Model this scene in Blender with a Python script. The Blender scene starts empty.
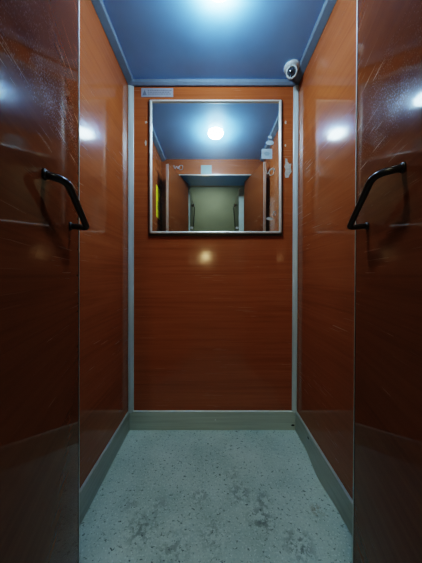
import bpy, bmesh, math, random
from mathutils import Vector, Matrix

random.seed(7)
scene = bpy.context.scene
col = scene.collection

# ---------------------------------------------------------------- dimensions (metres)
XL, XR = -0.505, 0.521          # side walls of the lift cab
XRB = 0.510                     # the right wall leans out a little towards the top
YB, YF = 1.32, 0.42             # mirror wall, front wall with the doorway
ZC = 2.10                       # ceiling
EYE = 0.93

# ---------------------------------------------------------------- materials
def new_mat(name):
    m = bpy.data.materials.new(name)
    m.use_nodes = True
    nt = m.node_tree
    return m, nt, nt.nodes['Principled BSDF']

def simple(name, color, rough=0.5, metal=0.0, spec=0.5, noise=0.0, nscale=40.0, bump=0.0):
    m, nt, b = new_mat(name)
    b.inputs['Roughness'].default_value = rough
    b.inputs['Metallic'].default_value = metal
    b.inputs['Specular IOR Level'].default_value = spec
    tc = nt.nodes.new('ShaderNodeTexCoord')
    n = nt.nodes.new('ShaderNodeTexNoise')
    n.inputs['Scale'].default_value = nscale
    n.inputs['Detail'].default_value = 4
    nt.links.new(tc.outputs['Object'], n.inputs['Vector'])
    r = nt.nodes.new('ShaderNodeValToRGB')
    lo = [c * (1 - noise) for c in color]
    hi = [min(1, c * (1 + noise)) for c in color]
    r.color_ramp.elements[0].position = 0.3
    r.color_ramp.elements[1].position = 0.7
    r.color_ramp.elements[0].color = (*lo, 1)
    r.color_ramp.elements[1].color = (*hi, 1)
    nt.links.new(n.outputs['Fac'], r.inputs['Fac'])
    nt.links.new(r.outputs['Color'], b.inputs['Base Color'])
    if bump:
        bp = nt.nodes.new('ShaderNodeBump')
        bp.inputs['Strength'].default_value = bump
        bp.inputs['Distance'].default_value = 0.002
        nt.links.new(n.outputs['Fac'], bp.inputs['Height'])
        nt.links.new(bp.outputs['Normal'], b.inputs['Normal'])
    return m

def math_node(nt, op, a=None, b=None, clamp=False):
    n = nt.nodes.new('ShaderNodeMath')
    n.operation = op
    n.use_clamp = clamp
    for i, v in enumerate((a, b)):
        if v is None:
            continue
        if isinstance(v, (int, float)):
            n.inputs[i].default_value = v
        else:
            nt.links.new(v, n.inputs[i])
    return n.outputs[0]

def map_node(nt, vec, scale=(1, 1, 1), rot=(0, 0, 0), loc=(0, 0, 0)):
    mp = nt.nodes.new('ShaderNodeMapping')
    mp.inputs['Scale'].default_value = scale
    mp.inputs['Rotation'].default_value = rot
    mp.inputs['Location'].default_value = loc
    nt.links.new(vec, mp.inputs['Vector'])
    return mp.outputs['Vector']

def noise_node(nt, vec, scale, detail=3, rough=0.5, dist=0.0):
    n = nt.nodes.new('ShaderNodeTexNoise')
    n.inputs['Scale'].default_value = scale
    n.inputs['Detail'].default_value = detail
    n.inputs['Roughness'].default_value = rough
    n.inputs['Distortion'].default_value = dist
    nt.links.new(vec, n.inputs['Vector'])
    return n.outputs['Fac']

def ramp(nt, fac, stops):
    r = nt.nodes.new('ShaderNodeValToRGB')
    el = r.color_ramp.elements
    while len(el) < len(stops):
        el.new(0.5)
    for e, (p, c) in zip(el, stops):
        e.position = p
        e.color = (*c, 1) if len(c) == 3 else c
    nt.links.new(fac, r.inputs['Fac'])
    return r.outputs['Color']

def wood(name, along, tint=1.0, scratch=0.5, rough=0.10, haze=0.25, zfrom=None, zto=None, spec=0.5):
    """cherry laminate, grain running horizontally along axis 'along' (0 = x, 1 = y)"""
    m, nt, b = new_mat(name)
    tc = nt.nodes.new('ShaderNodeTexCoord')
    v = tc.outputs['Object']
    s = [30, 30, 75]
    s[along] = 1.6
    g1 = noise_node(nt, map_node(nt, v, s), 1.0, 5, 0.62, 0.6)
    s2 = [6, 6, 9]
    s2[along] = 0.9
    g2 = noise_node(nt, map_node(nt, v, s2), 1.0, 3, 0.5, 1.2)
    g = math_node(nt, 'ADD', math_node(nt, 'MULTIPLY', g1, 0.6), math_node(nt, 'MULTIPLY', g2, 0.4))
    c = [(0.235, 0.064, 0.020), (0.305, 0.089, 0.029), (0.365, 0.115, 0.040)]
    c = [tuple(x * tint for x in q) for q in c]
    colr = ramp(nt, g, [(0.30, c[0]), (0.5, c[1]), (0.72, c[2])])
    # fine scratches in a few directions: thin bands of strongly stretched noise
    sc = None
    for k, (ang, st) in enumerate(((0.35, 160), (-0.6, 210), (1.25, 140), (0.05, 260))):
        rot = (ang, 0, 0) if along == 1 else (0, ang, 0)
        ss = [st * 0.5, st * 0.5, st]
        ss[along] = 5
        n = noise_node(nt, map_node(nt, v, ss, rot, (3.1 * k, 1.7 * k, 0.9 * k)), 1.0, 1.0)
        band = math_node(nt, 'GREATER_THAN', n, 0.745)
        sc = band if sc is None else math_node(nt, 'MAXIMUM', sc, band)
    patch = noise_node(nt, map_node(nt, v, (1, 1, 1), (0, 0, 0), (4.2, 0.3, 1.1)), 3.2, 2)
    pm = nt.nodes.new('ShaderNodeMapRange')
    pm.inputs['From Min'].default_value = 0.42
    pm.inputs['From Max'].default_value = 0.62
    nt.links.new(patch, pm.inputs['Value'])
    sc = math_node(nt, 'MULTIPLY', sc, pm.outputs[0])
    if zfrom is not None:
        sep = nt.nodes.new('ShaderNodeSeparateXYZ')
        nt.links.new(v, sep.inputs[0])
        zr = nt.nodes.new('ShaderNodeMapRange')
        zr.inputs['From Min'].default_value = zfrom
        zr.inputs['From Max'].default_value = zto
        nt.links.new(sep.outputs['Z'], zr.inputs['Value'])
        zr2 = nt.nodes.new('ShaderNodeMapRange')
        zr2.inputs['From Min'].default_value = zto + 0.34
        zr2.inputs['From Max'].default_value = zto + 0.18
        nt.links.new(sep.outputs['Z'], zr2.inputs['Value'])
        zmask = math_node(nt, 'MULTIPLY', zr.outputs[0], zr2.outputs[0])
    else:
        zmask = None
    mix = nt.nodes.new('ShaderNodeMix')
    mix.data_type = 'RGBA'
    amount = math_node(nt, 'MULTIPLY', sc, scratch)
    if zmask is not None:
        amount = math_node(nt, 'ADD', amount, math_node(nt, 'MULTIPLY', math_node(nt, 'MULTIPLY', sc, zmask), 0.9))  # scratches paler in this height band: lamp haze on them painted into the colour
    nt.links.new(amount, mix.inputs['Factor'])
    nt.links.new(colr, mix.inputs['A'])
    mix.inputs['B'].default_value = (0.50, 0.33, 0.24, 1)
    nt.links.new(mix.outputs['Result'], b.inputs['Base Color'])
    # roughness: polished, smeared and worn in patches
    smear = noise_node(nt, map_node(nt, v, (1, 1, 1)), 7.0, 5, 0.7)
    ra = math_node(nt, 'MULTIPLY_ADD', smear, haze * 0.35)
    ra.node.inputs[2].default_value = rough - haze * 0.12
    if zmask is not None:
        # clouds of fine pits and scratches rubbed into the upper part of the leaf
        cloud = noise_node(nt, map_node(nt, v, (1, 1, 1), (0, 0, 0), (1.3, 7.7, 2.0)), 11.0, 4, 0.6)
        pit = noise_node(nt, map_node(nt, v, (1, 1, 0.7), (0.6, 0, 0)), 330.0, 2, 0.6)
        wr = nt.nodes.new('ShaderNodeMapRange')
        wr.inputs['From Min'].default_value = 0.50
        wr.inputs['From Max'].default_value = 0.58
        nt.links.new(math_node(nt, 'ADD', math_node(nt, 'MULTIPLY', pit, 0.7), math_node(nt, 'MULTIPLY', cloud, 0.3)), wr.inputs['Value'])
        ra = math_node(nt, 'ADD', ra, math_node(nt, 'MULTIPLY', math_node(nt, 'MULTIPLY', wr.outputs[0], zmask), 0.26))
    nt.links.new(math_node(nt, 'ADD', ra, math_node(nt, 'MULTIPLY', sc, 0.25)), b.inputs['Roughness'])
    b.inputs['Specular IOR Level'].default_value = spec
    bp = nt.nodes.new('ShaderNodeBump')
    bp.inputs['Strength'].default_value = 0.25
    bp.inputs['Distance'].default_value = 0.0006
    nt.links.new(math_node(nt, 'SUBTRACT', math_node(nt, 'MULTIPLY', g2, 0.4), sc), bp.inputs['Height'])
    nt.links.new(bp.outputs['Normal'], b.inputs['Normal'])
    return m

def metal(name, color, rough, streak_axis=2, metallic=1.0):
    m, nt, b = new_mat(name)
    b.inputs['Metallic'].default_value = metallic
    tc = nt.nodes.new('ShaderNodeTexCoord')
    s = [90, 90, 90]
    s[streak_axis] = 3
    f = noise_node(nt, map_node(nt, tc.outputs['Object'], s), 1.0, 4)
    nt.links.new(ramp(nt, f, [(0.3, tuple(x * 0.8 for x in color)), (0.7, color)]), b.inputs['Base Color'])
    r = math_node(nt, 'MULTIPLY_ADD', f, 0.12)
    r.node.inputs[2].default_value = rough
    nt.links.new(r, b.inputs['Roughness'])
    return m

def mirror_mat():
    m = bpy.data.materials.new('mirror_silvering')
    m.use_nodes = True
    nt = m.node_tree
    nt.nodes.clear()
    out = nt.nodes.new('ShaderNodeOutputMaterial')
    g1 = nt.nodes.new('ShaderNodeBsdfGlossy')
    g1.inputs['Color'].default_value = (0.90, 0.95, 0.93, 1)
    g1.inputs['Roughness'].default_value = 0.0
    g2 = nt.nodes.new('ShaderNodeBsdfGlossy')
    g2.inputs['Color'].default_value = (0.80, 0.92, 1.0, 1)
    g2.inputs['Roughness'].default_value = 0.38
    mx = nt.nodes.new('ShaderNodeMixShader')
    tc = nt.nodes.new('ShaderNodeTexCoord')
    f = noise_node(nt, tc.outputs['Object'], 6.0, 5, 0.65)
    mr = nt.nodes.new('ShaderNodeMapRange')
    mr.inputs['From Min'].default_value = 0.3
    mr.inputs['From Max'].default_value = 0.7
    mr.inputs['To Min'].default_value = 0.018
    mr.inputs['To Max'].default_value = 0.040
    nt.links.new(f, mr.inputs['Value'])
    nt.links.new(mr.outputs[0], mx.inputs[0])
    nt.links.new(g1.outputs[0], mx.inputs[1])
    nt.links.new(g2.outputs[0], mx.inputs[2])
    nt.links.new(mx.outputs[0], out.inputs['Surface'])
    return m

def emission(name, color, strength):
    m = bpy.data.materials.new(name)
    m.use_nodes = True
    nt = m.node_tree
    nt.nodes.clear()
    out = nt.nodes.new('ShaderNodeOutputMaterial')
    e = nt.nodes.new('ShaderNodeEmission')
    e.inputs['Color'].default_value = (*color, 1)
    e.inputs['Strength'].default_value = strength
    nt.links.new(e.outputs[0], out.inputs['Surface'])
    return m

def floor_mat():
    m, nt, b = new_mat('speckled_linoleum')
    tc = nt.nodes.new('ShaderNodeTexCoord')
    v = tc.outputs['Object']
    base = noise_node(nt, v, 5.0, 6, 0.6)
    c = ramp(nt, base, [(0.30, (0.285, 0.365, 0.315)), (0.5, (0.36, 0.44, 0.38)), (0.72, (0.435, 0.515, 0.45))])
    def mixin(c, fac, colr):
        mx = nt.nodes.new('ShaderNodeMix')
        mx.data_type = 'RGBA'
        nt.links.new(fac, mx.inputs['Factor'])
        nt.links.new(c, mx.inputs['A'])
        mx.inputs['B'].default_value = (*colr, 1)
        return mx.outputs['Result']
    def band(f, lo, hi):
        mr = nt.nodes.new('ShaderNodeMapRange')
        mr.inputs['From Min'].default_value = lo
        mr.inputs['From Max'].default_value = hi
        nt.links.new(f, mr.inputs['Value'])
        return mr.outputs[0]
    # fine mottling of the linoleum
    fine = noise_node(nt, v, 120, 3, 0.7)
    c = mixin(c, math_node(nt, 'MULTIPLY', band(fine, 0.52, 0.66), 0.35), (0.20, 0.29, 0.27))
    c = mixin(c, math_node(nt, 'MULTIPLY', band(noise_node(nt, map_node(nt, v, loc=(3, 1, 0)), 150, 2), 0.58, 0.68), 0.45), (0.60, 0.70, 0.66))
    # dark chips
    chip = band(noise_node(nt, map_node(nt, v, (1, 1.3, 1), (0, 0, 0.4), loc=(9, 4, 2)), 68, 4, 0.7), 0.603, 0.630)
    c = mixin(c, math_node(nt, 'MULTIPLY', chip, 0.8), (0.07, 0.09, 0.085))
    chip2 = band(noise_node(nt, map_node(nt, v, (1, 1.6, 1), (0, 0, 0.5), (2, 8, 2)), 42, 2, 0.5), 0.70, 0.735)
    c = mixin(c, math_node(nt, 'MULTIPLY', chip2, 0.85), (0.06, 0.075, 0.07))
    # scuffed clusters of dark marks (worn where people stand)
    def cluster(c, x, y, rad, amount, colr, sc=48):
        dist = nt.nodes.new('ShaderNodeVectorMath')
        dist.operation = 'DISTANCE'
        nt.links.new(v, dist.inputs[0])
        dist.inputs[1].default_value = (x, y, 0)
        fall = nt.nodes.new('ShaderNodeMapRange')
        fall.inputs['From Min'].default_value = rad
        fall.inputs['From Max'].default_value = rad * 0.2
        nt.links.new(dist.outputs['Value'], fall.inputs['Value'])
        n = band(noise_node(nt, map_node(nt, v, loc=(x * 7, y * 5, 1)), sc, 4, 0.65), 0.46, 0.56)
        return mixin(c, math_node(nt, 'MULTIPLY', math_node(nt, 'MULTIPLY', n, fall.outputs[0]), amount), colr)
    for x, y, rad, amt in ((0.19, 0.83, 0.07, 0.85), (0.12, 0.93, 0.07, 0.6), (-0.05, 0.92, 0.06, 0.5), (-0.26, 0.80, 0.08, 0.7),
                           (-0.21, 0.88, 0.05, 0.4), (0.30, 0.75, 0.07, 0.8), (0.21, 0.90, 0.05, 0.7), (-0.33, 0.88, 0.05, 0.4),
                           (0.10, 1.02, 0.05, 0.4), (0.0, 0.78, 0.08, 0.5), (-0.13, 0.74, 0.08, 0.5), (0.09, 1.18, 0.035, 0.6)):
        c = cluster(c, x, y, rad, amt * 0.85, (0.075, 0.10, 0.09), 44)
    c = cluster(c, 0.416, 0.862, 0.030, 0.9, (0.16, 0.10, 0.045), 22)
    nt.links.new(c, b.inputs['Base Color'])
    b.inputs['Roughness'].default_value = 0.62
    b.inputs['Specular IOR Level'].default_value = 0.3
    bp = nt.nodes.new('ShaderNodeBump')
    bp.inputs['Strength'].default_value = 0.2
    bp.inputs['Distance'].default_value = 0.001
    nt.links.new(fine, bp.inputs['Height'])
    nt.links.new(bp.outputs['Normal'], b.inputs['Normal'])
    return m

M = {}
M['wood_back'] = wood('cherry_laminate_back', 0, 1.17, 0.18, 0.13, 0.12)
M['wood_side'] = wood('cherry_laminate_side', 1, 1.05, 0.24, 0.10, 0.12)
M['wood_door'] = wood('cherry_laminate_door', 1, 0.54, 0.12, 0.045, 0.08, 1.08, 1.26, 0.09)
M['wood_front'] = wood('cherry_laminate_front', 0, 0.9, 0.3, 0.14, 0.16)
M['ceiling'] = simple('blue_ceiling_paint', (0.25, 0.51, 0.95), 0.30, 0, 0.5, 0.06, 5)
M['cornice'] = simple('cornice_paint', (0.15, 0.20, 0.27), 0.45, 0, 0.4, 0.08, 30)
M['alu'] = metal('aluminium_strip', (0.60, 0.68, 0.69), 0.32, 2, 0.2)
M['base'] = metal('kick_plate_metal', (0.54, 0.58, 0.50), 0.42, 0, 0.3)
M['base_side'] = metal('side_kick_plate_metal', (0.46, 0.50, 0.45), 0.40, 1, 0.4)
M['chrome'] = metal('mirror_frame_chrome', (0.86, 0.85, 0.80), 0.28, 2, 0.6)
M['chrome_h'] = metal('mirror_frame_chrome_flat', (0.86, 0.85, 0.80), 0.30, 0, 0.5)
M['bronze'] = simple('frame_dark_lip', (0.055, 0.045, 0.035), 0.35, 0.6, 0.5, 0.1, 60)  # dark brown outer lip round the chrome frame
M['mirror'] = mirror_mat()
M['floor'] = floor_mat()
M['handle'] = simple('dark_handle_enamel', (0.018, 0.014, 0.012), 0.28, 0.0, 0.6, 0.25, 60)
M['edge'] = metal('door_edge_metal', (0.80, 0.82, 0.80), 0.30, 2, 0.75)
M['gap'] = simple('door_edge_groove', (0.012, 0.010, 0.009), 0.6, 0, 0.3, 0.1, 30)
M['white_plastic'] = simple('white_plastic', (0.50, 0.56, 0.58), 0.32, 0, 0.5, 0.04, 30)
M['dark_lens'] = simple('dark_glass_ball', (0.05, 0.065, 0.085), 0.12, 0, 0.7, 0.1, 30)
M['black'] = simple('black_plastic', (0.012, 0.013, 0.015), 0.3, 0, 0.5, 0.1, 30)
M['lamp'] = emission('lamp_diffuser_glow', (0.59, 0.83, 1.0), 168.0)
M['bezel'] = simple('lamp_bezel_white', (0.8, 0.83, 0.85), 0.35, 0, 0.5, 0.03, 30)
M['sticker'] = simple('pale_blue_sticker', (0.34, 0.42, 0.48), 0.5, 0, 0.4, 0.12, 60)
M['sticker_print'] = simple('sticker_print', (0.22, 0.30, 0.36), 0.5, 0, 0.4, 0.15, 200)
M['paper'] = simple('torn_white_paper', (0.44, 0.41, 0.37), 0.8, 0, 0.2, 0.18, 90)
M['plate'] = simple('notice_plate_grey', (0.30, 0.31, 0.36), 0.4, 0, 0.4, 0.05, 40)
M['plate_text'] = simple('notice_plate_print', (0.15, 0.16, 0.20), 0.5, 0, 0.3, 0.05, 40)
M['yellow'] = simple('yellow_sign_plastic', (0.85, 0.72, 0.02), 0.45, 0, 0.4, 0.05, 30)
M['yellow_print'] = simple('yellow_sign_print', (0.30, 0.24, 0.02), 0.45, 0, 0.4, 0.05, 30)
M['greenish'] = simple('pale_green_notice_paper', (0.20, 0.25, 0.25), 0.6, 0, 0.4, 0.08, 60)
M['soffit'] = simple('blue_doorway_paint', (0.03, 0.25, 0.55), 0.6, 0, 0.5, 0.06, 10)
M['landing'] = simple('landing_wall_paint', (0.165, 0.19, 0.15), 0.7, 0, 0.3, 0.08, 4)
M['landing_floor'] = simple('landing_floor_tile', (0.22, 0.21, 0.19), 0.5, 0, 0.4, 0.15, 12)
M['frame_paint'] = simple('landing_frame_paint', (0.50, 0.54, 0.48), 0.45, 0, 0.4, 0.06, 20)
M['landing_door'] = simple('landing_door_paint', (0.085, 0.09, 0.07), 0.4, 0, 0.4, 0.1, 8)
M['warm'] = emission('warm_wall_lamp_glow', (1.0, 0.78, 0.42), 60.0)

# ---------------------------------------------------------------- mesh helpers
def finish(name, bm, mat, parent=None, smooth=False, bevel=0.0, kind=None, mats=None):
    bmesh.ops.recalc_face_normals(bm, faces=bm.faces[:])
    me = bpy.data.meshes.new(name)
    bm.to_mesh(me)
    bm.free()
    for mm in (mats or [mat]):
        me.materials.append(mm)
    if smooth:
        for p in me.polygons:
            p.use_smooth = True
    o = bpy.data.objects.new(name, me)
    col.objects.link(o)
    if parent is not None:
        o.parent = parent
    if bevel:
        md = o.modifiers.new('bevel', 'BEVEL')
        md.width = bevel
        md.segments = 2
        md.limit_method = 'ANGLE'
        md.angle_limit = math.radians(40)
    if kind:
        o['kind'] = kind
    return o

def box(bm, x0, x1, y0, y1, z0, z1):
    vs = [bm.verts.new((x, y, z)) for x in (x0, x1) for y in (y0, y1) for z in (z0, z1)]
    for f in ((0, 1, 3, 2), (4, 6, 7, 5), (0, 4, 5, 1), (2, 3, 7, 6), (0, 2, 6, 4), (1, 5, 7, 3)):
        bm.faces.new([vs[i] for i in f])

def prism(bm, pts, axis, a, b):
    """pts 2-D polygon extruded along axis from a to b"""
    def mk(p, t):
        q = list(p)
        q.insert(axis, t)
        return bm.verts.new(q)
    A = [mk(p, a) for p in pts]
    B = [mk(p, b) for p in pts]
    bm.faces.new(A)
    bm.faces.new(B[::-1])
    n = len(pts)
    for i in range(n):
        bm.faces.new((A[i], A[(i + 1) % n], B[(i + 1) % n], B[i]))

def lathe(bm, prof, mat4=None, n=40):
    """prof: list of (radius, height) revolved round local z"""
    mat4 = mat4 or Matrix()
    rings = []
    for r, h in prof:
        if r < 1e-6:
            rings.append([bm.verts.new(mat4 @ Vector((0, 0, h)))])
        else:
            rings.append([bm.verts.new(mat4 @ Vector((r * math.cos(2 * math.pi * k / n), r * math.sin(2 * math.pi * k / n), h))) for k in range(n)])
    for a, b in zip(rings, rings[1:]):
        for k in range(n):
            k2 = (k + 1) % n
            if len(a) == 1 and len(b) == 1:
                continue
            if len(a) == 1:
                bm.faces.new((a[0], b[k2], b[k]))
            elif len(b) == 1:
                bm.faces.new((a[k], a[k2], b[0]))
            else:
                bm.faces.new((a[k], a[k2], b[k2], b[k]))

def fillet_path(pts, radii, seg=8):
    pts = [Vector(p) for p in pts]
    out = [pts[0]]
    for i in range(1, len(pts) - 1):
        p, a, b = pts[i], pts[i - 1], pts[i + 1]
        d1, d2 = (a - p).normalized(), (b - p).normalized()
        t = min(radii[i - 1], (a - p).length * 0.48, (b - p).length * 0.48)
        q0, q1 = p + d1 * t, p + d2 * t
        for k in range(seg + 1):
            s = k / seg
            out.append(q0 * (1 - s) ** 2 + p * 2 * s * (1 - s) + q1 * s ** 2)
    out.append(pts[-1])
    return out

def tube(bm, path, r, n=14, flat=None):
    path = [Vector(p) for p in path]
    prev = None
    rings = []
    for i, p in enumerate(path):
        t = (path[min(i + 1, len(path) - 1)] - path[max(i - 1, 0)]).normalized()
        if prev is None:
            ref = Vector((0, 0, 1)) if abs(t.z) < 0.9 else Vector((1, 0, 0))
            u = t.cross(ref).normalized()
        else:
            u = (prev - t * prev.dot(t)).normalized()
        prev = u
        w = t.cross(u)
        rings.append([bm.verts.new(p + (u * math.cos(2 * math.pi * k / n) + w * math.sin(2 * math.pi * k / n)) * r) for k in range(n)])
    for a, b in zip(rings, rings[1:]):
        for k in range(n):
            bm.faces.new((a[k], a[(k + 1) % n], b[(k + 1) % n], b[k]))
    bm.faces.new(rings[0][::-1])
    bm.faces.new(rings[-1])

def empty(name, loc, rz=0):
    o = bpy.data.objects.new(name, None)
    o.empty_display_size = 0.05
    col.objects.link(o)
    o.location = loc
    o.rotation_euler = (0, 0, rz)
    return o

def tag(o, label=None, cat=None, group=None, kind=None):
    if label: o['label'] = label
    if cat: o['category'] = cat
    if group: o['group'] = group
    if kind: o['kind'] = kind
    return o

def struct(name, bm, mat, label, cat, bevel=0.0, smooth=False):
    o = finish(name, bm, mat, None, smooth, bevel)
    return tag(o, label, cat, None, 'structure')

def blob(cx, cz, rx, rz, n=14, jit=0.3, seed=1):
    rnd = random.Random(seed)
    return [(cx + rx * math.cos(2 * math.pi * k / n) * (1 - jit * rnd.random()), cz + rz * math.sin(2 * math.pi * k / n) * (1 - jit * rnd.random())) for k in range(n)]

# ---------------------------------------------------------------- the cab shell
bm = bmesh.new(); box(bm, XL - 0.03, XR + 0.03, 0.10, YB + 0.03, -0.04, 0.0)
struct('floor', bm, M['floor'], 'pale grey-green speckled linoleum lift floor with dark scuffs', 'floor')
bm = bmesh.new(); box(bm, XL - 0.03, XR + 0.03, YF - 0.03, YB + 0.03, ZC, ZC + 0.03)
struct('ceiling', bm, M['ceiling'], 'blue painted lift ceiling with one round lamp', 'ceiling')
bm = bmesh.new(); box(bm, XL, XR, YB, YB + 0.03, 0, ZC)
struct('wall_back', bm, M['wood_back'], 'reddish wood laminate back wall below and around the mirror', 'wall')
bm = bmesh.new(); box(bm, XL - 0.03, XL, YF - 0.03, YB + 0.03, 0, ZC)
struct('wall_left', bm, M['wood_side'], 'glossy reddish wood laminate wall on the left, behind the left door', 'wall')
bm = bmesh.new(); prism(bm, [(XRB, 0), (XR + 0.03, 0), (XR + 0.03, ZC), (XR, ZC)], 1, YF - 0.03, YB + 0.03)
struct('wall_right', bm, M['wood_side'], 'glossy reddish wood laminate wall on the right, behind the right door', 'wall')
ZH = EYE + 1.015
bm = bmesh.new()
prism(bm, [(XL, 0), (-0.43, 0), (-0.43, ZH), (0.45, ZH), (0.45, 0), (XR, 0), (XR, ZC), (XL, ZC)], 1, YF - 0.03, YF)
struct('wall_front', bm, M['wood_front'], 'wood laminate header above the doorway, seen in the mirror', 'wall')

# doorway behind the front wall: soffit and reveals, then the landing frame
bm = bmesh.new()
box(bm, -0.46, 0.48, 0.15, YF - 0.03, ZH, ZH + 0.04)
struct('trim_1', bm, M['soffit'], 'blue underside of the doorway head, seen in the mirror', 'door frame')
bm = bmesh.new()
box(bm, -0.46, -0.43, 0.15, YF - 0.03, 0, ZH)
struct('trim_2', bm, M['soffit'], 'left reveal of the lift doorway', 'door frame')
bm = bmesh.new()
box(bm, 0.45, 0.48, 0.15, YF - 0.03, 0, ZH)
struct('trim_3', bm, M['soffit'], 'right reveal of the lift doorway', 'door frame')
bm = bmesh.new()
box(bm, -0.43, 0.45, YF - 0.012, YF + 0.004, ZH - 0.006, ZH)
struct('trim_4', bm, M['alu'], 'thin bright strip along the lower edge of the header', 'trim')

bm = bmesh.new()
xl, xr, zt, rr = -0.262, 0.392, ZH, 0.03
arc = [(xl + rr - rr * math.cos(a), zt - rr + rr * math.sin(a)) for a in [k * math.pi / 2 / 8 for k in range(9)]]
prism(bm, [(-1.2, 0), (xl, 0)] + arc + [(xr, zt), (xr, 0), (1.2, 0), (1.2, 2.6), (-1.2, 2.6)], 1, 0.10, 0.15)
struct('wall_landing', bm, M['landing'], 'landing wall round the lift opening', 'wall')
bm = bmesh.new(); box(bm, -1.2, 1.2, -1.35, -1.30, 0, 2.6)
struct('wall_landing_far', bm, M['landing'], 'greenish landing wall seen in the mirror through the doorway', 'wall')
bm = bmesh.new(); box(bm, -1.25, -1.2, -1.35, 0.15, 0, 2.6)
struct('wall_landing_left', bm, M['landing'], 'left side wall of the landing', 'wall')
bm = bmesh.new(); box(bm, 1.2, 1.25, -1.35, 0.15, 0, 2.6)
struct('wall_landing_right', bm, M['landing'], 'right side wall of the landing', 'wall')
bm = bmesh.new(); box(bm, -1.25, 1.25, -1.35, 0.10, -0.04, 0)
struct('floor_landing', bm, M['landing_floor'], 'dark floor of the landing', 'floor')
bm = bmesh.new(); box(bm, -1.25, 1.25, -1.35, 0.15, 2.6, 2.63)
struct('ceiling_landing', bm, M['landing'], 'ceiling of the landing', 'ceiling')

# ceiling cornices
def cornice(name, pts, axis, a, b, label):
    bm = bmesh.new()
    prism(bm, pts, axis, a, b)
    struct(name, bm, M['cornice'], label, 'trim', 0.003)
cornice('trim_6', [(YB, ZC), (YB - 0.022, ZC), (YB - 0.022, ZC - 0.020), (YB - 0.012, ZC - 0.032), (YB, ZC - 0.032)], 0, XL, XR, 'grey-blue ceiling moulding along the back wall')
cornice('trim_7', [(XL, ZC), (XL + 0.040, ZC), (XL + 0.034, ZC - 0.016), (XL, ZC - 0.028)], 1, YF, YB, 'grey-blue ceiling moulding along the left wall')
cornice('trim_8', [(XR, ZC), (XR - 0.040, ZC), (XR - 0.034, ZC - 0.016), (XR, ZC - 0.028)], 1, YF, YB, 'grey-blue ceiling moulding along the right wall')
# corner strips
bm = bmesh.new(); prism(bm, [(XL, YB), (XL, YB - 0.012), (XL + 0.006, YB - 0.014), (XL + 0.033, YB - 0.008), (XL + 0.033, YB)], 2, 0.10, ZC - 0.03)
struct('trim_9', bm, M['alu'], 'vertical aluminium strip in the left back corner', 'trim', 0.0015)
bm = bmesh.new(); prism(bm, [(0, YB), (0, YB - 0.012), (-0.006, YB - 0.014), (-0.029, YB - 0.008), (-0.029, YB)], 2, 0.10, ZC - 0.03)
for v_ in bm.verts:
    v_.co.x += XRB + (XR - XRB) * v_.co.z / ZC
struct('trim_10', bm, M['alu'], 'vertical aluminium strip in the right back corner', 'trim', 0.0015)
# kick plates
bm = bmesh.new()
prism(bm, [(YB, 0), (YB - 0.014, 0), (YB - 0.010, 0.108), (YB, 0.112)], 0, XL, XR)
bb = struct('baseboard_back', bm, M['base'], 'grey-green metal kick plate along the back wall', 'baseboard', 0.002)
bm = bmesh.new(); lathe(bm, [(0, 0.0), (0.006, 0.0), (0.007, 0.002), (0, 0.003)], Matrix.Translation((0.484, YB - 0.0125, 0.030)) @ Matrix.Rotation(math.pi / 2, 4, 'X') @ Matrix.Diagonal((1.4, 0.8, 1, 1)), 16)
finish('screw_hole', bm, M['black'], bb)
bm = bmesh.new(); lathe(bm, [(0, 0.0), (0.004, 0.0), (0.003, 0.002), (0, 0.003)], Matrix.Translation((0.02, YB - 0.012, 0.060)) @ Matrix.Rotation(math.pi / 2, 4, 'X'), 16)
finish('screw', bm, M['edge'], bb)

def side_kick(name, x, s, wav, label):
    bm = bmesh.new()
    n = 60
    rows = []
    for i in range(n + 1):
        y = YF + (YB - 0.014 - YF) * i / n
        w = wav(y)
        rows.append([bm.verts.new(p) for p in ((x, y, 0.0), (x + s * (0.013 + w), y, 0.0), (x + s * (0.011 + w * 0.6), y, 0.05), (x + s * (0.008), y, 0.108), (x, y, 0.113))])
    for a, b in zip(rows, rows[1:]):
        for k in range(5):
            bm.faces.new((a[k], a[(k + 1) % 5], b[(k + 1) % 5], b[k]))
    bm.faces.new(rows[0]); bm.faces.new(rows[-1][::-1])
    return struct(name, bm, M['base_side'], label, 'baseboard')
side_kick('baseboard_left', XL, 1, lambda y: 0.002 * math.sin(9 * y), 'straight grey-green metal kick plate along the left wall')
br = side_kick('baseboard_right', XRB + 0.0005, -1, lambda y: 0.013 * math.exp(-((y - 1.00) / 0.10) ** 2) - 0.003 * math.exp(-((y - 1.17) / 0.05) ** 2), 'bent grey-green metal kick plate along the right wall')
bm = bmesh.new(); lathe(bm, [(0, 0.0), (0.005, 0.0), (0.006, 0.002), (0, 0.003)], Matrix.Translation((XRB - 0.0085, 1.135, 0.082)) @ Matrix.Rotation(-math.pi / 2, 4, 'Y') @ Matrix.Diagonal((0.8, 1.5, 1, 1)), 16)
finish('screw_hole', bm, M['black'], br)

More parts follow.
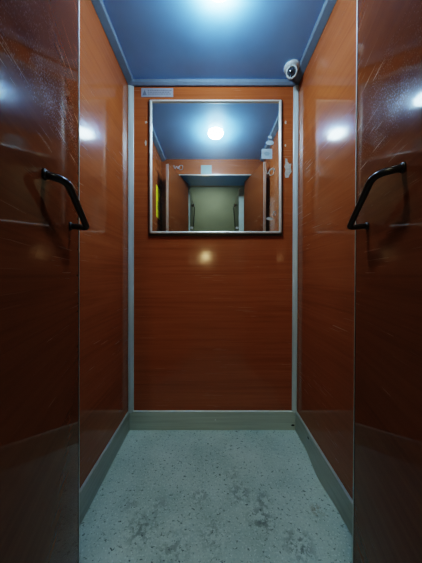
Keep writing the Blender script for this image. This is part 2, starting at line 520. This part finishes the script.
# ---------------------------------------------------------------- swing doors, folded back
def door(name, loc, theta, side, length, up, lo, reach, label):
    """local y runs along the leaf to its free edge, local x*side points into the cab"""
    s = side
    T = 0.022
    bm = bmesh.new()
    box(bm, min(0, -s * T), max(0, -s * T), -length, -0.008, 0.015, 1.935)
    d = finish(name, bm, M['wood_door'], None, False, 0.001)
    d.location = loc
    d.rotation_euler = (0, 0, theta)
    tag(d, label, 'door', None, 'structure')
    bm = bmesh.new(); box(bm, min(0.0002 * s, -s * (T - 0.001)), max(0.0002 * s, -s * (T - 0.001)), -0.008, -0.0045, 0.015, 1.935)
    finish('edge_groove', bm, M['gap'], d)
    bm = bmesh.new(); box(bm, min(0.0015 * s, -s * (T + 0.001)), max(0.0015 * s, -s * (T + 0.001)), -0.0045, 0.0, 0.013, 1.937)
    e = finish('edge_strip', bm, M['edge'], d, False, 0.0008)
    e['label'] = 'bright metal edge strip'
    # bracket handle: two arms standing off the leaf joined by a slanting grip
    yu, zu = up
    yl, zl = lo
    pu, pl = reach
    path = fillet_path([(0, yu, zu), (s * pu, yu + 0.012, zu - 0.004), (s * pl, yl + 0.002, zl - 0.002), (0, yl, zl)], [0.032, 0.011], 10)
    bm = bmesh.new(); tube(bm, path, 0.0074, 16)
    h = finish('door_handle', bm, M['handle'], d, True)
    h['label'] = 'dark bent bar handle'
    for (y, z) in (up, lo):
        bm = bmesh.new()
        lathe(bm, [(0, 0), (0.0105, 0), (0.0105, 0.003), (0.009, 0.005), (0, 0.005)], Matrix.Translation((0, y, z)) @ Matrix.Rotation(s * math.pi / 2, 4, 'Y'), 20)
        finish('mounting_foot', bm, M['handle'], h, True)
    return d
door('door_1', (-0.397, 0.651, 0), math.atan(0.315), 1, 0.453, (-0.2409, 1.1251), (-0.0844, 1.0582), (0.035, 0.0395), 'left wood laminate swing door folded back, its dark handle on the right edge')
d2 = door('door_2', (0.448, 0.694, 0), -math.atan(0.272), -1, 0.43, (-0.2591, 1.1479), (-0.0908, 1.0663), (0.0474, 0.0444), 'right wood laminate swing door folded back, its dark handle on the left edge')

d2.rotation_euler[1] = 0.0068

# ---------------------------------------------------------------- mirror on the back wall
mx0, mx1, mz0, mz1 = -0.381, 0.424, EYE + 0.236, EYE + 1.053
mroot = tag(empty('wall_mirror', (0.02, YB, mz0)), 'large square mirror in a chrome frame on the back wall', 'mirror')
inv = Matrix.Translation((-0.02, -YB, -mz0))
def mpart(name, bm, mat, bevel=0.0, parent=None, smooth=False):
    bmesh.ops.transform(bm, matrix=inv, verts=bm.verts[:])
    return finish(name, bm, mat, parent or mroot, smooth, bevel)
fw = 0.020
bm = bmesh.new(); box(bm, mx0 + fw, mx1 - fw, YB - 0.008, YB - 0.002, mz0 + fw, mz1 - 0.012)
mpart('mirror_glass', bm, M['mirror'])
def rail(name, x0, x1, z0, z1, mat, d=0.018):
    bm = bmesh.new(); box(bm, x0, x1, YB - d, YB, z0, z1)
    return mpart(name, bm, mat, 0.004)
rail('frame_side', mx0 + 0.007, mx0 + fw, mz0 + 0.012, mz1 - 0.006, M['chrome'])
rail('frame_side', mx1 - fw, mx1 - 0.007, mz0 + 0.012, mz1 - 0.006, M['chrome'])
rail('frame_top', mx0 + 0.007, mx1 - 0.007, mz1 - 0.014, mz1 - 0.004, M['chrome_h'])
rail('frame_bottom', mx0 + 0.007, mx1 - 0.007, mz0 + 0.012, mz0 + 0.026, M['chrome_h'])
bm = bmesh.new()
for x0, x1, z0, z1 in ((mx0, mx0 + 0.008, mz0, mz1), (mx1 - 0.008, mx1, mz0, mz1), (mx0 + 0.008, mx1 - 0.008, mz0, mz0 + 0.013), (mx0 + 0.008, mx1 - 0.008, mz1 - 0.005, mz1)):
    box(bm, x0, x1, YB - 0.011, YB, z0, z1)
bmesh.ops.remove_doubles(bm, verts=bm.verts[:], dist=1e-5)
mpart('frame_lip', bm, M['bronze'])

# ---------------------------------------------------------------- ceiling lamp
lroot = tag(empty('ceiling_light', (0.03, 0.853, ZC)), 'round glowing white ceiling lamp in the middle of the blue ceiling', 'lamp')
R = 0.060
bm = bmesh.new()
lathe(bm, [(0, -0.006), (R * 0.84, -0.006), (R * 0.95, -0.009), (R * 0.99, -0.015), (R, -0.021), (R * 0.96, -0.029), (R * 0.84, -0.036), (R * 0.6, -0.042), (R * 0.3, -0.045), (0, -0.046)], None, 48)
finish('lamp_diffuser', bm, M['lamp'], lroot, True)
bm = bmesh.new()
lathe(bm, [(0, 0), (R * 0.84, 0), (R * 0.84, -0.007), (R * 0.66, -0.007), (0, -0.005)], None, 48)
finish('lamp_bezel', bm, M['bezel'], lroot, True)

# ---------------------------------------------------------------- security camera, back right of the ceiling
cx, cy = 0.449, 1.225
croot = tag(empty('security_camera', (cx, cy, ZC)), 'small white dome security camera on the ceiling in the right back corner', 'camera')
bm = bmesh.new(); lathe(bm, [(0, 0), (0.044, 0), (0.044, -0.006), (0.041, -0.013), (0.032, -0.020), (0, -0.024)], None, 32)
finish('mounting_base', bm, M['white_plastic'], croot, True)
aim = Vector((-0.36, -0.75, -0.55)).normalized()
rot = aim.to_track_quat('Z', 'Y').to_matrix().to_4x4()
T = Matrix.Translation((-0.002, -0.004, -0.034)) @ rot @ Matrix.Scale(0.82, 4)
bm = bmesh.new()
lathe(bm, [(0, -0.036), (0.016, -0.034), (0.029, -0.024), (0.037, -0.008), (0.039, 0.006), (0.036, 0.016), (0.029, 0.019), (0.0275, 0.012), (0.024, 0.004), (0, 0.002)], T, 36)
shell = finish('camera_shell', bm, M['white_plastic'], croot, True)
bm = bmesh.new()
lathe(bm, [(0.0255, 0.004), (0.0255, 0.010), (0.023, 0.018), (0.017, 0.024), (0.009, 0.027), (0, 0.028)], T, 32)
ball = finish('camera_eyeball', bm, M['dark_lens'], croot, True)
bm = bmesh.new()
lathe(bm, [(0, 0.0275), (0.008, 0.0275), (0.009, 0.029), (0.006, 0.0305), (0, 0.031)], T, 24)
finish('camera_lens', bm, M['black'], ball, True)

# ---------------------------------------------------------------- notice plate above the mirror
px = lambda x: (x - 212) * YB / 218
pz = lambda y: EYE + (275 - y) * YB / 218
p0, p1, q0, q1 = -0.428, -0.235, 2.006, 2.060
proot = tag(empty('notice_plate', ((p0 + p1) / 2, YB, q0)), 'small grey printed notice plate above the left corner of the mirror', 'sign')
pinv = Matrix.Translation((-(p0 + p1) / 2, -YB, -q0))
bm = bmesh.new(); box(bm, p0, p1, YB - 0.003, YB, q0, q1); bmesh.ops.transform(bm, matrix=pinv, verts=bm.verts[:])
finish('plate', bm, M['plate'], proot, False, 0.001)
bm = bmesh.new()
y0, y1 = YB - 0.0034, YB - 0.0028
rnd = random.Random(3)
for z in (2.045, 2.034, 2.023):
    x = p0 + 0.040
    while x < p1 - 0.022:
        w = rnd.uniform(0.006, 0.015)
        box(bm, x, x + w, y0, y1, z - 0.0024, z + 0.0024)
        x += w + 0.0035
bmesh.ops.transform(bm, matrix=pinv, verts=bm.verts[:])
t_ = finish('print_lines', bm, M['plate_text'], proot)
bm = bmesh.new()
prism(bm, [(p0 + 0.008, 2.016), (p0 + 0.034, 2.016), (p0 + 0.021, 2.050)], 1, y0, y1)
bmesh.ops.transform(bm, matrix=pinv, verts=bm.verts[:])
finish('pictogram', bm, M['plate_text'], proot)

# ---------------------------------------------------------------- stickers and marks on the mirror (glass face at YB-0.008)
G = YB - 0.008
def flat(name, pts, yface, mat, label, cat, group=None, parent=None, th=0.0006):
    bm = bmesh.new(); prism(bm, pts, 1, yface - th, yface)
    o = finish(name, bm, mat, parent)
    if label: tag(o, label, cat, group)
    return o
rect = lambda a, b, c, d: [(a, c), (b, c), (b, d), (a, d)]
s1 = flat('sticker', rect(px(261.3), px(271.8), pz(159.6), pz(149.6)), G, M['sticker'], 'square pale blue sticker on the right side of the mirror', 'sticker')
flat('printed_mark', blob(px(266.6), pz(154.6), 0.020, 0.016, 14, 0.35, 4), G - 0.0007, M['sticker_print'], None, None, None, s1)
s2 = flat('sticker', blob(px(269.5), pz(143.8), 0.026, 0.018, 16, 0.35, 8), G, M['sticker'], 'torn pale sticker scrap just above the square mirror sticker', 'sticker')
s3 = flat('sticker', blob(px(269.8), pz(138.0), 0.015, 0.012, 12, 0.4, 11), G, M['sticker'], 'smallest torn scrap, topmost on the right of the mirror', 'sticker')
s4 = flat('sticker', blob(px(269.2), pz(219), 0.026, 0.010, 14, 0.3, 5), G, M['paper'], 'flat oval white sticker low on the right of the mirror', 'sticker')
def scrawl(name, pts, r, mat, label, cat, y=G):
    bm = bmesh.new()
    P = fillet_path([(px(a), y - 0.0008, pz(b)) for a, b in pts], [0.02] * (len(pts) - 2), 5)
    tube(bm, P, r, 8)
    return tag(finish(name, bm, mat, None, True), label, cat)
scrawl('graffiti_mark', [(265, 169), (267, 176), (270, 170), (273.5, 170), (273, 175.5), (269, 176.5), (268.5, 171), (273, 168), (275, 172)], 0.0022, M['paper'], 'white looped scrawl on the mirror below the square sticker', 'graffiti')
scrawl('graffiti_mark', [(273.4, 212), (272.6, 215), (274.4, 216.2), (275.8, 213.5), (274.2, 211.6), (273, 213)], 0.0016, M['paper'], 'tiny white ring scrawled above the oval mirror sticker', 'graffiti')
scrawl('graffiti_mark', [(174, 166), (175, 170.5), (177, 166), (178, 170.5), (180, 166), (183, 166), (183, 170), (179.5, 171), (179, 167)], 0.0014, M['sticker'], 'faint pale scrawl at the left of the mirror', 'graffiti')

# ---------------------------------------------------------------- torn paper left on the back wall
res = [(285.2, 158.5), (287.2, 158.8), (287.6, 162), (289.4, 164), (291.3, 163.6), (290.8, 168), (291.6, 172), (289.6, 174.5), (288.6, 177.6), (285.3, 178), (284.6, 173), (285.6, 170), (284.3, 166.5), (285.4, 163)]
flat('paper_scrap', [(px(a), pz(b)) for a, b in res][::-1], YB + 0.0006, M['paper'], 'ragged white paper scrap on the wall right of the mirror', 'paper scrap', None, None, 0.0018)
flat('paper_scrap', blob(px(285.6), pz(122.5), 0.007, 0.014, 10, 0.4, 2), YB + 0.0006, M['paper'], 'small paper fleck right of the mirror, uppermost there', 'paper scrap', None, None, 0.0016)
flat('paper_scrap', blob(px(285.4), pz(145.5), 0.006, 0.010, 10, 0.4, 6), YB + 0.0006, M['paper'], 'tiny paper fleck just above the ragged scrap right of the mirror', 'paper scrap', None, None, 0.0016)
flat('paper_scrap', blob(px(146), pz(122.4), 0.010, 0.009, 10, 0.4, 3), YB + 0.0006, M['paper'], 'small pale paper fleck left of the mirror, upper one', 'paper scrap', None, None, 0.0016)
flat('paper_scrap', blob(px(145.8), pz(143), 0.007, 0.020, 10, 0.4, 9), YB + 0.0006, M['paper'], 'narrow pale paper fleck left of the mirror, lower one', 'paper scrap', None, None, 0.0016)

# yellow notice on the left wall, seen only in the mirror
yroot = tag(empty('warning_sign', (XL, 0.59, EYE + 0.53)), 'yellow upright sign on the left wall, seen in the mirror', 'sign')
bm = bmesh.new(); box(bm, 0, 0.002, -0.065, 0.065, 0, 0.29)
finish('sign_panel', bm, M['yellow'], yroot, False, 0.0006)
bm = bmesh.new()
for z in (0.08, 0.10, 0.12, 0.14):
    box(bm, 0.0018, 0.0026, -0.045, 0.045, z, z + 0.006)
finish('print_lines', bm, M['yellow_print'], yroot)
# notice over the doorway
flat('paper_notice', rect(-0.112, -0.004, 1.952, 2.040), YF + 0.0008, M['greenish'], 'pale green paper notice on the header above the doorway, seen in the mirror', 'notice', None, None, 0.0008)

# landing doors standing open outside the opening, each with a pale edge and a dark bar handle
def landing_door(name, x0, x1, face, s, label):
    bm = bmesh.new(); box(bm, x0, x1, -0.42, 0.088, 0.012, 1.940)
    d = tag(finish(name, bm, M['landing_door'], None, False, 0.002), label, 'door', None, 'structure')
    bm = bmesh.new(); box(bm, x0 - 0.001, x1 + 0.001, 0.086, 0.098, 0.012, 1.941)
    finish('edge_strip', bm, M['frame_paint'], d, False, 0.002)
    bm = bmesh.new()
    top, low = (face, -0.20, EYE + 0.90), (face, 0.02, EYE + 0.56)
    tube(bm, fillet_path([top, (face + s * 0.035, -0.18, EYE + 0.88), (face + s * 0.035, 0.01, EYE + 0.58), low], [0.02, 0.02], 6), 0.006, 10)
    h = finish('door_handle', bm, M['handle'], d, True)
    for q in (top, low):
        bm = bmesh.new(); box(bm, min(q[0], q[0] + s * 0.03), max(q[0], q[0] + s * 0.03), q[1] - 0.02, q[1] + 0.02, q[2] - 0.014, q[2] + 0.014)
        finish('bracket', bm, M['paper'], h, False, 0.004)
landing_door('door_3', xl - 0.045, xl + 0.004, xl + 0.004, 1, 'open landing door with a dark bar handle, left in the mirrored doorway')
landing_door('door_4', 0.312, 0.368, 0.312, -1, 'open landing door with a pale edge and dark bar handle, right in the mirrored doorway')

wroot = tag(empty('wall_lamp', (-0.115, -1.30, EYE + 0.33)), 'small round warm lamp on the far landing wall', 'lamp')
wroot.rotation_euler = (-math.pi / 2, 0, 0)
bm = bmesh.new(); lathe(bm, [(0.0, 0.0), (0.058, 0), (0.058, 0.012), (0.048, 0.014), (0.048, 0.0)], None, 32)
finish('lamp_bezel', bm, M['bezel'], wroot, True)
bm = bmesh.new(); lathe(bm, [(0.046, 0.008), (0.038, 0.024), (0.016, 0.034), (0, 0.036)], None, 32)
finish('lamp_diffuser', bm, M['warm'], wroot, True)

# ---------------------------------------------------------------- lights
ld = bpy.data.lights.new('landing_light', 'AREA')
ld.shape = 'DISK'; ld.size = 0.35; ld.energy = 7; ld.color = (0.95, 1.0, 0.86)
lo = bpy.data.objects.new('landing_light', ld)
col.objects.link(lo)
lo.location = (0.0, -0.75, 2.57)

w = bpy.data.worlds.new('world'); scene.world = w; w.use_nodes = True
w.node_tree.nodes['Background'].inputs[0].default_value = (0.02, 0.03, 0.035, 1)
w.node_tree.nodes['Background'].inputs[1].default_value = 0.2

# ---------------------------------------------------------------- camera
cd = bpy.data.cameras.new('camera')
cd.sensor_fit = 'VERTICAL'
cd.sensor_height = 24
cd.lens = 218 / 563 * 24
cd.shift_x = -1.0 / 563
cd.shift_y = -6.5 / 563
cd.clip_start = 0.02
cam = bpy.data.objects.new('camera', cd)
col.objects.link(cam)
cam.location = (0, 0, EYE)
cam.rotation_euler = (math.pi / 2, 0, 0)
scene.camera = cam

scene.view_settings.view_transform = 'Filmic'
scene.view_settings.look = 'High Contrast'
scene.view_settings.exposure = 0.36

try:
    scene.cycles.use_denoising = True
    scene.cycles.max_bounces = 12
    scene.cycles.glossy_bounces = 8
    scene.cycles.sample_clamp_indirect = 6
    scene.cycles.blur_glossy = 0.3
except Exception:
    pass
